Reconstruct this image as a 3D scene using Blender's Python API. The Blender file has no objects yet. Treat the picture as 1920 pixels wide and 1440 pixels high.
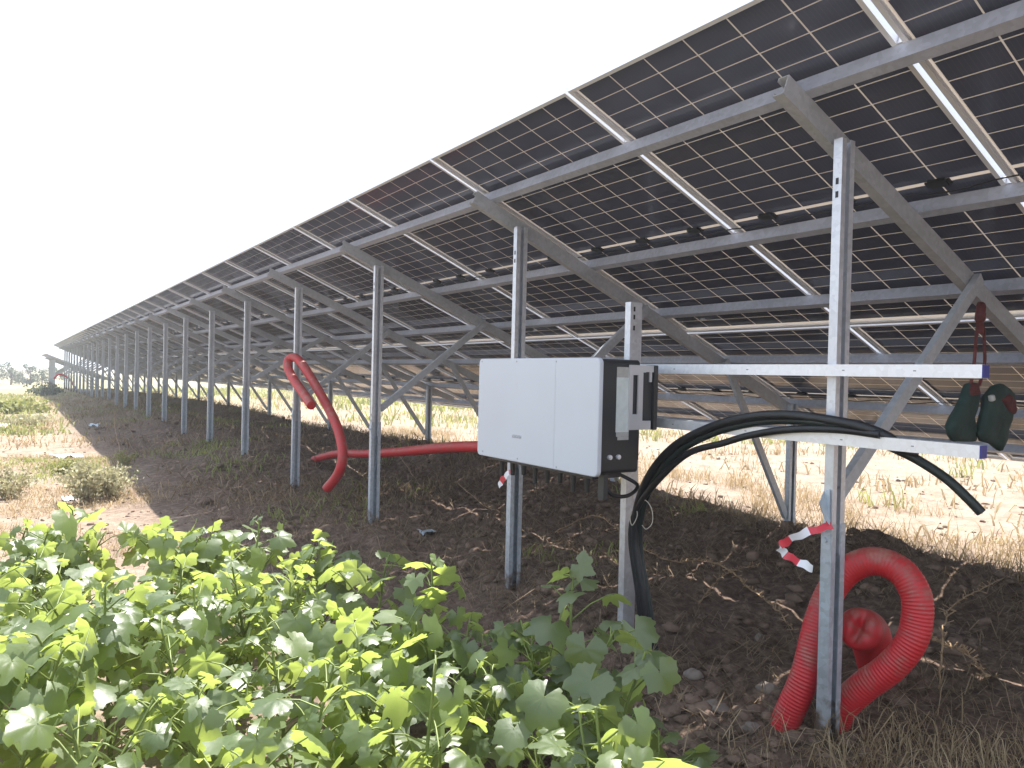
import bpy, math, random
import numpy as np
from mathutils import Vector, Matrix, noise
R = math.radians
scn = bpy.context.scene
col = scn.collection
rng = random.Random(7)

# ------------------------------------------------------------------ camera (solved from the photograph's perspective)
EYE = 1.35
F_PX, PITCH, ROLL, YAW = 1401.4, R(-0.618), R(1.374), R(33.681)
_fw = Vector((math.sin(YAW)*math.cos(PITCH), math.cos(YAW)*math.cos(PITCH), math.sin(PITCH)))
_rt = Vector((math.cos(YAW), -math.sin(YAW), 0)); _up = _rt.cross(_fw)
RT = _rt*math.cos(ROLL)+_up*math.sin(ROLL); UP = -_rt*math.sin(ROLL)+_up*math.cos(ROLL)
CAM = Vector((0, 0, EYE))
cam_d = bpy.data.cameras.new('camera'); cam = bpy.data.objects.new('camera', cam_d); col.objects.link(cam)
m3 = Matrix((RT, UP, -_fw)).transposed()
cam.matrix_world = Matrix.Translation(CAM) @ m3.to_4x4()
cam_d.sensor_width = 36; cam_d.lens = F_PX/1920*36; cam_d.clip_end = 3000; cam_d.clip_start = 0.05
scn.camera = cam

def ray(px, py): return _fw + RT*((px-960)/F_PX) - UP*((py-720)/F_PX)
def atX(px, py, X): r = ray(px, py); return CAM + r*(X/r.x)
def atY(px, py, Y): r = ray(px, py); return CAM + r*(Y/r.y)
def atZ(px, py, Z): r = ray(px, py); return CAM + r*((Z-EYE)/r.z)

# ------------------------------------------------------------------ tags and object helpers
def tag(o, label=None, cat=None, group=None, kind=None):
    if label: o['label'] = label
    if cat: o['category'] = cat
    if group: o['group'] = group
    if kind: o['kind'] = kind
    return o
def thing(name, label, cat, loc=(0, 0, 0), group=None):
    o = bpy.data.objects.new(name, None); col.objects.link(o); o.location = loc; o.empty_display_size = .1
    return tag(o, label, cat, group)
def link(name, me, parent=None, loc=None, rot=None):
    o = bpy.data.objects.new(name, me); col.objects.link(o)
    if parent: o.parent = parent
    if loc is not None: o.location = loc
    if rot is not None: o.rotation_euler = rot
    return o

class MB:
    """collects polygons for ONE mesh"""
    def __init__(s): s.v = []; s.f = []; s.mi = []; s.sm = []
    def add(s, vs, fs, mi=0, smooth=False):
        b = len(s.v); s.v += [tuple(v) for v in vs]
        for f in fs: s.f.append(tuple(b+i for i in f)); s.mi.append(mi); s.sm.append(smooth)
    def box(s, lo, hi, mi=0, M=None):
        vs = [Vector((x, y, z)) for x in (lo[0], hi[0]) for y in (lo[1], hi[1]) for z in (lo[2], hi[2])]
        if M: vs = [M @ v for v in vs]
        s.add(vs, [(0,1,3,2),(4,6,7,5),(0,4,5,1),(2,3,7,6),(0,2,6,4),(1,5,7,3)], mi)
    def prism(s, prof, p0, p1, up, mi=0, smooth=False):
        p0, p1 = Vector(p0), Vector(p1); w = (p1-p0).normalized(); a = Vector(up).cross(w)
        a.normalize(); c = w.cross(a)
        n = len(prof); vs = [p0+a*q[0]+c*q[1] for q in prof]+[p1+a*q[0]+c*q[1] for q in prof]
        fs = [(i, (i+1) % n, n+(i+1) % n, n+i) for i in range(n)]
        s.add(vs, fs, mi, smooth); s.add(vs, [tuple(range(n))[::-1], tuple(range(n, 2*n))], mi)
    def tube(s, pts, r, seg=10, mi=0, caps=True, hollow=0):
        pts = [Vector(p) for p in pts]; n = len(pts)
        rr = r if isinstance(r, (list, tuple)) else [r]*n
        t = (pts[1]-pts[0]).normalized(); a = t.orthogonal().normalized()
        rings = []
        for i, p in enumerate(pts):
            tt = (pts[min(i+1, n-1)]-pts[max(i-1, 0)]).normalized()
            a = (a - tt*a.dot(tt)).normalized(); b = tt.cross(a)
            rings.append([p+(a*math.cos(2*math.pi*k/seg)+b*math.sin(2*math.pi*k/seg))*rr[i] for k in range(seg)])
        vs = [v for q in rings for v in q]; fs = []
        for i in range(n-1):
            for k in range(seg):
                k2 = (k+1) % seg; fs.append((i*seg+k, i*seg+k2, (i+1)*seg+k2, (i+1)*seg+k))
        s.add(vs, fs, mi, True)
        if caps: s.add(rings[0]+rings[-1], [tuple(range(seg))[::-1], tuple(range(seg, 2*seg))], mi)
    def mesh(s, name, mats):
        me = bpy.data.meshes.new(name); me.from_pydata(s.v, [], s.f)
        for m in (mats if isinstance(mats, (list, tuple)) else [mats]): me.materials.append(m)
        me.polygons.foreach_set('material_index', s.mi); me.polygons.foreach_set('use_smooth', s.sm); me.update()
        return me
    def build(s, name, mats, parent=None, loc=None, rot=None):
        return link(name, s.mesh(name, mats), parent, loc, rot)

def spline(pts, n=12):
    P = [Vector(p) for p in pts]; P = [P[0]*2-P[1]]+P+[P[-1]*2-P[-2]]; out = []
    for i in range(1, len(P)-2):
        for k in range(n):
            t = k/n; a, b, c, d = P[i-1], P[i], P[i+1], P[i+2]
            out.append(.5*((2*b)+(c-a)*t+(2*a-5*b+4*c-d)*t*t+(3*b-a-3*c+d)*t**3))
    out.append(P[-2]); return out
def resample(pts, step):
    out = [pts[0]]; acc = 0
    for a, b in zip(pts, pts[1:]):
        L = (b-a).length; d = step-acc
        while d <= L: out.append(a.lerp(b, d/L)); d += step
        acc = L-(d-step)
    return out
def cprof(b, h, t, lip):
    """lipped C section: web on a=0, flanges towards +a, height along c"""
    H = h/2
    return [(0,-H),(b,-H),(b,-H+lip),(b-t,-H+lip),(b-t,-H+t),(t,-H+t),(t,H-t),(b-t,H-t),(b-t,H-lip),(b,H-lip),(b,H),(0,H)]

# ------------------------------------------------------------------ materials
def newmat(name):
    m = bpy.data.materials.new(name); m.use_nodes = True; nt = m.node_tree
    return m, nt, nt.nodes, nt.links, nt.nodes['Principled BSDF']
def ramp(nodes, stops):
    r = nodes.new('ShaderNodeValToRGB'); e = r.color_ramp.elements
    e[0].position, e[0].color = stops[0][0], (*stops[0][1], 1); e[1].position, e[1].color = stops[-1][0], (*stops[-1][1], 1)
    for p, c in stops[1:-1]: q = e.new(p); q.color = (*c, 1)
    return r
def mat(name, color, rough=.5, metal=0., var=0., scale=8., bump=0., spec=.5, bscale=None, coords='Object'):
    m, nt, N, L, P = newmat(name)
    P.inputs['Roughness'].default_value = rough; P.inputs['Metallic'].default_value = metal
    P.inputs['Base Color'].default_value = (*color, 1); P.inputs['Specular IOR Level'].default_value = spec
    if var or bump:
        tc = N.new('ShaderNodeTexCoord'); ns = N.new('ShaderNodeTexNoise'); ns.inputs['Scale'].default_value = scale
        ns.inputs['Detail'].default_value = 6; L.new(tc.outputs[coords], ns.inputs['Vector'])
        if var:
            lo = tuple(max(0, c*(1-var)) for c in color); hi = tuple(min(1, c*(1+var)) for c in color)
            rp = ramp(N, [(.3, lo), (.7, hi)]); L.new(ns.outputs['Fac'], rp.inputs['Fac']); L.new(rp.outputs['Color'], P.inputs['Base Color'])
        if bump:
            n2 = ns
            if bscale:
                n2 = N.new('ShaderNodeTexNoise'); n2.inputs['Scale'].default_value = bscale; n2.inputs['Detail'].default_value = 8
                L.new(tc.outputs[coords], n2.inputs['Vector'])
            b = N.new('ShaderNodeBump'); b.inputs['Strength'].default_value = bump; b.inputs['Distance'].default_value = .01
            L.new(n2.outputs['Fac'], b.inputs['Height']); L.new(b.outputs['Normal'], P.inputs['Normal'])
    return m
def steel_mat(name, color, rough, metal, var):
    m, nt, N, L, P = newmat(name); P.inputs['Metallic'].default_value = metal
    tc = N.new('ShaderNodeTexCoord')
    a = N.new('ShaderNodeTexVoronoi'); a.inputs['Scale'].default_value = 55; L.new(tc.outputs['Object'], a.inputs['Vector'])
    b = N.new('ShaderNodeTexNoise'); b.inputs['Scale'].default_value = 5; b.inputs['Detail'].default_value = 7; L.new(tc.outputs['Object'], b.inputs['Vector'])
    mx = N.new('ShaderNodeMix'); mx.data_type = 'FLOAT'; mx.inputs[0].default_value = .65
    sp = N.new('ShaderNodeSeparateColor'); L.new(a.outputs['Color'], sp.inputs[0])
    L.new(sp.outputs[0], mx.inputs[2]); L.new(b.outputs['Fac'], mx.inputs[3])
    rp = ramp(N, [(.25, tuple(c*(1-var) for c in color)), (.75, tuple(min(1, c*(1+var)) for c in color))]); L.new(mx.outputs[0], rp.inputs['Fac'])
    L.new(rp.outputs['Color'], P.inputs['Base Color'])
    mr = N.new('ShaderNodeMapRange'); mr.inputs['To Min'].default_value = rough-.08; mr.inputs['To Max'].default_value = rough+.12
    L.new(mx.outputs[0], mr.inputs['Value']); L.new(mr.outputs[0], P.inputs['Roughness'])
    return m
M_STEEL = steel_mat('galvanised_steel', (.60, .62, .66), .42, .65, .12)
M_PILE = steel_mat('galvanised_pile_steel', (.48, .52, .57), .5, .6, .16)
def add_mud(m, z0):
    nt = m.node_tree; N, L = nt.nodes, nt.links; P = N['Principled BSDF']; src = P.inputs['Base Color'].links[0].from_socket
    g = N.new('ShaderNodeNewGeometry'); sp = N.new('ShaderNodeSeparateXYZ'); L.new(g.outputs['Position'], sp.inputs[0])
    a = N.new('ShaderNodeTexNoise'); a.inputs['Scale'].default_value = 22; a.inputs['Detail'].default_value = 8; L.new(g.outputs['Position'], a.inputs['Vector'])
    h = N.new('ShaderNodeMapRange'); h.inputs['From Min'].default_value = z0; h.inputs['From Max'].default_value = 0.0; h.inputs['To Min'].default_value = -.25; h.inputs['To Max'].default_value = .32; L.new(sp.outputs[2], h.inputs['Value'])
    ad = N.new('ShaderNodeMath'); ad.operation = 'ADD'; L.new(h.outputs[0], ad.inputs[0]); L.new(a.outputs['Fac'], ad.inputs[1])
    rp = ramp(N, [(.52, (0, 0, 0)), (.78, (1, 1, 1))]); L.new(ad.outputs[0], rp.inputs['Fac'])
    mx = N.new('ShaderNodeMix'); mx.data_type = 'RGBA'; L.new(rp.outputs[0], mx.inputs[0]); L.new(src, mx.inputs[6]); mx.inputs[7].default_value = (.17, .125, .095, 1); L.new(mx.outputs[2], P.inputs['Base Color'])
add_mud(M_PILE, .28)
M_PURLIN = steel_mat('dull_galvanised_steel', (.45, .48, .56), .5, .40, .12)
M_RAFTER = steel_mat('weathered_galvanised_steel', (.43, .45, .48), .5, .35, .12)
M_RAIL = steel_mat('bright_zinc_steel', (.72, .74, .78), .38, .6, .08)
M_ALU = mat('aluminium_frame', (.74, .76, .80), .42, .35)
M_BLACK = mat('black_plastic', (.012, .012, .014), .45)
M_CABLE = mat('black_cable_sheath', (.012, .013, .016), .42, var=.3, scale=20)
M_CABLEG = mat('dark_green_cable_sheath', (.012, .020, .020), .45)
def dusty_red(name, dust):
    m = mat(name, (.52, .022, .028), .48); nt = m.node_tree; N, L = nt.nodes, nt.links; P = N['Principled BSDF']
    tc = N.new('ShaderNodeTexCoord'); a = N.new('ShaderNodeTexNoise'); a.inputs['Scale'].default_value = 11; a.inputs['Detail'].default_value = 9; a.inputs['Roughness'].default_value = .7
    L.new(tc.outputs['Object'], a.inputs['Vector']); g = N.new('ShaderNodeNewGeometry'); sp = N.new('ShaderNodeSeparateXYZ'); L.new(g.outputs['Normal'], sp.inputs[0])
    ad = N.new('ShaderNodeMath'); ad.operation = 'MULTIPLY_ADD'; ad.inputs[1].default_value = .16; L.new(sp.outputs[2], ad.inputs[0]); L.new(a.outputs['Fac'], ad.inputs[2])
    rp = ramp(N, [(.42, (.52, .022, .028)), (.60, (.40, .050, .045)), (.86, (.36, .20, .15))]); rp.color_ramp.elements[0].position = .48-dust; L.new(ad.outputs[0], rp.inputs['Fac'])
    L.new(rp.outputs['Color'], P.inputs['Base Color']); return m
M_RED = dusty_red('red_corrugated_plastic', -.03)
M_REDDUSTY = dusty_red('dusty_red_plastic', .08)
M_WHITE = mat('white_powder_coat', (.53, .56, .62), .38, var=.025, scale=3, bump=.03, bscale=400)
M_HOUS = mat('black_powder_coat', (.022, .024, .027), .42, bump=.06, bscale=300)
M_BRKT = mat('grey_bracket_paint', (.52, .52, .55), .4, .3)
M_STICK = mat('pale_sticker', (.56, .62, .62), .5, var=.08, scale=30)
M_STICK2 = mat('grey_sticker', (.38, .38, .37), .5, var=.1, scale=40)
M_MARK = mat('grey_print', (.25, .27, .29), .5)
M_FAINT = mat('faint_print', (.56, .58, .62), .5)
M_BLUE = mat('blue_end_cap', (.03, .035, .22), .5)
M_TAPER = mat('red_tape', (.62, .05, .07), .35); M_TAPEW = mat('white_tape', (.78, .78, .80), .35)
M_WIRE = mat('pale_wire', (.55, .50, .42), .5)
M_BAG = mat('dark_green_canvas', (.018, .042, .036), .8, var=.35, scale=14, bump=.25, bscale=90)
M_BAGR = mat('dark_red_canvas', (.10, .022, .022), .8, var=.3, scale=20)
M_BAGW = mat('pale_buckle', (.5, .5, .48), .5)
M_PLASTIC = mat('white_plastic_film', (.75, .76, .78), .3, var=.1, scale=10)
M_PLASTICB = mat('bluish_plastic_film', (.45, .52, .58), .3, var=.15, scale=12)
M_STEM = mat('green_stem', (.16, .20, .05), .5, var=.35, scale=9)
M_TWIG = mat('dry_twig', (.33, .22, .12), .8, var=.35, scale=25)
M_BARK = mat('bark', (.10, .08, .06), .9, var=.3, scale=12, bump=.4)
M_STONE = mat('pale_stone', (.22, .18, .15), .9, var=.25, scale=14, bump=.4, bscale=40)

def leaf_mat(name, c0, c1, trans, rough, tfac=.45, spec=.5):
    m, nt, N, L, P = newmat(name)
    g = N.new('ShaderNodeNewGeometry'); tc = N.new('ShaderNodeTexCoord'); ns = N.new('ShaderNodeTexNoise'); ns.inputs['Scale'].default_value = 7
    ns.inputs['Detail'].default_value = 4; L.new(tc.outputs['Object'], ns.inputs['Vector'])
    ad = N.new('ShaderNodeMath'); ad.operation = 'MULTIPLY_ADD'; ad.inputs[1].default_value = .5
    L.new(g.outputs['Random Per Island'], ad.inputs[0]); L.new(ns.outputs['Fac'], ad.inputs[2])
    rp = ramp(N, [(.3, c0), (.95, c1)]); L.new(ad.outputs[0], rp.inputs['Fac']); L.new(rp.outputs['Color'], P.inputs['Base Color'])
    P.inputs['Roughness'].default_value = rough; P.inputs['Specular IOR Level'].default_value = min(1, spec)
    if spec >= 1: P.inputs['IOR'].default_value = 1.62
    n2 = N.new('ShaderNodeTexNoise'); n2.inputs['Scale'].default_value = 60; L.new(tc.outputs['Object'], n2.inputs['Vector'])
    b = N.new('ShaderNodeBump'); b.inputs['Strength'].default_value = .25; b.inputs['Distance'].default_value = .004
    L.new(n2.outputs['Fac'], b.inputs['Height']); L.new(b.outputs['Normal'], P.inputs['Normal'])
    t = N.new('ShaderNodeBsdfTranslucent'); t.inputs['Color'].default_value = (*trans, 1)
    mx = N.new('ShaderNodeMixShader'); mx.inputs[0].default_value = tfac
    L.new(P.outputs[0], mx.inputs[1]); L.new(t.outputs[0], mx.inputs[2]); L.new(mx.outputs[0], N['Material Output'].inputs['Surface'])
    return m
M_LEAF = leaf_mat('broad_leaf', (.040, .078, .026), (.11, .155, .055), (.45, .545, .12), .46, .50, 1.0)
M_GRASS = leaf_mat('dry_straw', (.27, .195, .105), (.46, .36, .22), (.40, .29, .155), .7, .3, .3)
M_STRAWD = leaf_mat('brown_litter', (.11, .08, .052), (.36, .27, .17), (.25, .17, .09), .8, .25, .2)
M_WEED = leaf_mat('low_weed', (.14, .17, .055), (.30, .31, .12), (.36, .38, .10), .6, .35, .3)
M_SAGE = leaf_mat('grey_green_scrub', (.27, .26, .15), (.48, .44, .29), (.42, .40, .22), .7, .3, .3)
M_TREE = leaf_mat('tree_leaf', (.045, .065, .035), (.10, .12, .065), (.10, .13, .05), .6, .3, .3)

# bifacial laminate: dark cells in a grid, pale light-passing gaps between them
def laminate_mat():
    m, nt, N, L, P = newmat('bifacial_cells')
    tc = N.new('ShaderNodeTexCoord'); sx = N.new('ShaderNodeSeparateXYZ'); L.new(tc.outputs['Object'], sx.inputs[0])
    def mth(op, a, b=None, c=None):
        n = N.new('ShaderNodeMath'); n.operation = op
        for i, q in enumerate((a, b, c)):
            if q is None: continue
            if isinstance(q, (int, float)): n.inputs[i].default_value = q
            else: L.new(q, n.inputs[i])
        return n.outputs[0]
    def line(coord, pitch, half):   # 1 where within half of a grid line
        fr = mth('FRACT', mth('DIVIDE', coord, pitch)); d = mth('MULTIPLY', mth('ABSOLUTE', mth('SUBTRACT', fr, .5)), pitch)
        return mth('GREATER_THAN', d, pitch/2-half)
    ax = mth('SUBTRACT', mth('ABSOLUTE', sx.outputs[0]), .0085)
    rows = line(ax, .1053, .0024)
    ay = mth('ADD', sx.outputs[1], .6300)
    cols = line(ay, .2100, .0031)
    mid = mth('LESS_THAN', ax, 0.0)
    endx = mth('GREATER_THAN', ax, 1.157)
    edge = mth('GREATER_THAN', mth('ABSOLUTE', sx.outputs[1]), .6298)
    gap = mth('MAXIMUM', mth('MAXIMUM', rows, cols), mth('MAXIMUM', mid, mth('MAXIMUM', endx, edge)))
    # faint silver busbars and cell-to-cell tone
    bus = line(ay, .2100/12, .0005)
    ns = N.new('ShaderNodeTexNoise'); ns.inputs['Scale'].default_value = 3; ns.inputs['Detail'].default_value = 4; L.new(tc.outputs['Object'], ns.inputs['Vector'])
    oi = N.new('ShaderNodeObjectInfo')
    tone = mth('ADD', mth('MULTIPLY', ns.outputs['Fac'], .7), mth('MULTIPLY', oi.outputs['Random'], .3))
    rp = ramp(N, [(.2, (.060, .070, .112)), (.85, (.086, .098, .146))]); L.new(tone, rp.inputs['Fac'])
    mixc = N.new('ShaderNodeMix'); mixc.data_type = 'RGBA'; L.new(mth('MULTIPLY', bus, .4), mixc.inputs[0])
    L.new(rp.outputs['Color'], mixc.inputs[6]); mixc.inputs[7].default_value = (.14, .14, .15, 1)
    L.new(mixc.outputs[2], P.inputs['Base Color'])
    P.inputs['Roughness'].default_value = .10; P.inputs['IOR'].default_value = 1.45
    ns2 = N.new('ShaderNodeTexNoise'); ns2.inputs['Scale'].default_value = 9; L.new(tc.outputs['Object'], ns2.inputs['Vector'])
    mr = N.new('ShaderNodeMapRange'); mr.inputs['To Min'].default_value = .06; mr.inputs['To Max'].default_value = .16; L.new(ns2.outputs['Fac'], mr.inputs['Value'])
    L.new(mr.outputs[0], P.inputs['Roughness'])
    tr = N.new('ShaderNodeBsdfTranslucent'); tr.inputs['Color'].default_value = (.52, .475, .43, 1)
    gl = N.new('ShaderNodeBsdfGlossy'); gl.inputs['Roughness'].default_value = .1
    fr = N.new('ShaderNodeFresnel'); mg = N.new('ShaderNodeMixShader'); L.new(fr.outputs[0], mg.inputs[0]); L.new(tr.outputs[0], mg.inputs[1]); L.new(gl.outputs[0], mg.inputs[2])
    mx = N.new('ShaderNodeMixShader'); L.new(gap, mx.inputs[0]); L.new(P.outputs[0], mx.inputs[1]); L.new(mg.outputs[0], mx.inputs[2])
    L.new(mx.outputs[0], N['Material Output'].inputs['Surface'])
    return m
M_LAM = laminate_mat()

# ------------------------------------------------------------------ ground
def sstep(a, b, x):
    t = min(1, max(0, (x-a)/(b-a))); return t*t*(3-2*t)
def gz(x, y):
    z = 0.0
    dug_shaded = sstep(1.25, 1.9, x)*(1-sstep(5.9, 6.9, x))*sstep(-3, 0, y)*(1-sstep(56, 62, y))
    n1 = noise.noise(Vector((x*.9, y*.55, 1.3))); n2 = noise.noise(Vector((x*3.1, y*3.1, 5.1))); n3 = noise.noise(Vector((x*9, y*9, 2.7)))
    near = 1-sstep(25, 60, math.hypot(x, y))
    z += near*(.020*n1+.012*n2+.004*n3)
    z += dug_shaded*near*(.05*n1+.05*n2+.045*abs(n3)+.018*noise.noise(Vector((x*21, y*21, 9))))
    ridge = math.exp(-((x-5.05)/.62)**2)*sstep(1.6, 3.2, y)*(1-sstep(56, 60, y))
    z += ridge*(.24+.10*n1+.05*n2)
    berm = math.exp(-((x-3.2)/1.0)**2)*sstep(8.6, 10.2, y)*(1-sstep(56, 60, y))
    z += berm*(.20+.06*n1)
    z += .05*math.exp(-((x-2.6)/.8)**2)*sstep(2.6, 3.6, y)
    z -= .04*math.exp(-((x-1.95)/.35)**2)*sstep(1, 2, y)*(1-sstep(5, 7, y))
    z -= .0125*max(0, min(y, 120)-28)
    return z
def axis(lo, hi, step, far_lo, far_hi, g=1.16):
    a = list(np.arange(lo, hi+1e-6, step)); s = step; x = hi
    while x < far_hi: s *= g; x += s; a.append(x)
    s = step; x = lo
    while x > far_lo: s *= g; x -= s; a.insert(0, x)
    return a
def make_ground():
    xs = axis(-.6, 7.2, .045, -700, 700); ys = axis(.7, 9.5, .05, -60, 1500, 1.06)
    nx, ny = len(xs), len(ys)
    vs = [(x, y, gz(x, y)) for y in ys for x in xs]
    fs = [(j*nx+i, j*nx+i+1, (j+1)*nx+i+1, (j+1)*nx+i) for j in range(ny-1) for i in range(nx-1)]
    me = bpy.data.meshes.new('ground'); me.from_pydata(vs, [], fs); me.polygons.foreach_set('use_smooth', [True]*len(fs))
    m, nt, N, L, P = newmat('soil')
    tc = N.new('ShaderNodeTexCoord')
    def nz(scale, det=8, rough=.6):
        n = N.new('ShaderNodeTexNoise'); n.inputs['Scale'].default_value = scale; n.inputs['Detail'].default_value = det; n.inputs['Roughness'].default_value = rough
        L.new(tc.outputs['Object'], n.inputs['Vector']); return n.outputs['Fac']
    big, med, fine = nz(.35), nz(2.4), nz(16, 10, .7)
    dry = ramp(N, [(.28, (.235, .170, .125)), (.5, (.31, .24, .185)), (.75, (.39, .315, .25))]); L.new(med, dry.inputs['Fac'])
    dug_shaded = ramp(N, [(.28, (.075, .049, .037)), (.5, (.150, .103, .077)), (.72, (.27, .195, .15))]); L.new(fine, dug_shaded.inputs['Fac'])
    sx = N.new('ShaderNodeSeparateXYZ'); L.new(tc.outputs['Object'], sx.inputs[0])
    def mth(op, a, b, c=None):
        n = N.new('ShaderNodeMath'); n.operation = op
        for i, q in enumerate((a, b, c)):
            if q is None: continue
            if isinstance(q, (int, float)): n.inputs[i].default_value = q
            else: L.new(q, n.inputs[i])
        return n.outputs[0]
    # turned soil along the posts plus array shade painted into the colour, edges wandering
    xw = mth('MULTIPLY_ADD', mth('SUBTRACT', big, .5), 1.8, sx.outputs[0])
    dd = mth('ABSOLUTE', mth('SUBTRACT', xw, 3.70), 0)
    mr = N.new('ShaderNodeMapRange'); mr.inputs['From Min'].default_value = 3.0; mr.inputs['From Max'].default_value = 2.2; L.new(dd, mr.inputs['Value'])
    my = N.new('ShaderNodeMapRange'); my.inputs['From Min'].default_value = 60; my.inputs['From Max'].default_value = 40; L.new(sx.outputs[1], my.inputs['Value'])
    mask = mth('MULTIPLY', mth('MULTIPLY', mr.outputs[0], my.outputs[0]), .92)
    mx = N.new('ShaderNodeMix'); mx.data_type = 'RGBA'; L.new(mask, mx.inputs[0]); L.new(dry.outputs[0], mx.inputs[6]); L.new(dug_shaded.outputs[0], mx.inputs[7])
    sp = ramp(N, [(.40, (.72, .72, .72)), (.62, (1.12, 1.1, 1.08))]); L.new(fine, sp.inputs['Fac'])
    ml = N.new('ShaderNodeMix'); ml.data_type = 'RGBA'; ml.blend_type = 'MULTIPLY'; ml.inputs[0].default_value = .8
    L.new(mx.outputs[2], ml.inputs[6]); L.new(sp.outputs[0], ml.inputs[7])
    # sparse far cover tints distant field ochre green
    fy = N.new('ShaderNodeMapRange'); fy.inputs['From Min'].default_value = 16; fy.inputs['From Max'].default_value = 45; L.new(sx.outputs[1], fy.inputs['Value'])
    gp = ramp(N, [(.42, (.36, .29, .19)), (.58, (.25, .25, .10))]); L.new(big, gp.inputs['Fac'])
    m3 = N.new('ShaderNodeMix'); m3.data_type = 'RGBA'; L.new(mth('MULTIPLY', fy.outputs[0], .8), m3.inputs[0]); L.new(ml.outputs[2], m3.inputs[6]); L.new(gp.outputs[0], m3.inputs[7])
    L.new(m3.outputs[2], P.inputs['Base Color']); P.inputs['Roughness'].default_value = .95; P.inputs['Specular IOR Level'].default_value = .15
    b = N.new('ShaderNodeBump'); b.inputs['Strength'].default_value = .9; b.inputs['Distance'].default_value = .03
    L.new(mth('ADD', fine, mth('MULTIPLY', nz(60, 6), .35)), b.inputs['Height']); L.new(b.outputs['Normal'], P.inputs['Normal'])
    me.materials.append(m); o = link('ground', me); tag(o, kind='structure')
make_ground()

# ------------------------------------------------------------------ solar tables
TH = R(22.665); CT, ST = math.cos(TH), math.sin(TH)
XT, ZT = 2.0594, EYE+1.3110            # top edge
PITCH_M, LEN, WID, GAP = 1.323, 2.384, 1.303, .020
V0 = 1.3653                            # a module joint
PX, PS, PY0 = 2.60, 2.1683, 1.6743     # tall posts
LX = 5.36                              # short posts
def pl(u, y, n=0., dz=0.): return Vector((XT+u*CT-n*ST, y, ZT-u*ST-n*CT+dz))

lam = MB(); hl, hw = LEN/2-.004, WID/2-.004
lam.box((-hl, -hw, -.0095), (hl, hw, -.0035)); ME_LAM = lam.mesh('solar_panel', M_LAM)
fr = MB()
for s in (-1, 1):   # long sides, then short sides butted between them
    y0, y1 = sorted((s*WID/2, s*(WID/2-.0034))); fr.box((-LEN/2, y0, -.035), (LEN/2, y1, 0))
    y0, y1 = sorted((s*(WID/2-.0034), s*(WID/2-.018))); fr.box((-LEN/2, y0, -.035), (LEN/2, y1, -.0328))
    y0, y1 = sorted((s*(WID/2-.0036), s*(WID/2-.0145))); fr.box((-LEN/2+.02, y0, -.0125), (LEN/2-.02, y1, -.0100))   # lip that grips the glass
    x0, x1 = sorted((s*LEN/2, s*(LEN/2-.0034))); fr.box((x0, -WID/2+.0036, -.0351), (x1, WID/2-.0036, -.0002))
    x0, x1 = sorted((s*(LEN/2-.0035), s*(LEN/2-.018))); fr.box((x0, -WID/2+.0185, -.0349), (x1, WID/2-.0185, -.0327))
ME_FRAME = fr.mesh('panel_frame', M_ALU)
jb = MB(); jb.box((-.024, -.036, -.012), (.024, .036, 0)); jb.box((-.016, -.050, -.009), (.016, -.0363, -.002)); jb.box((-.016, .0363, -.009), (.016, .050, -.002))
ME_JB = jb.mesh('junction_box', M_BLACK)

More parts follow.
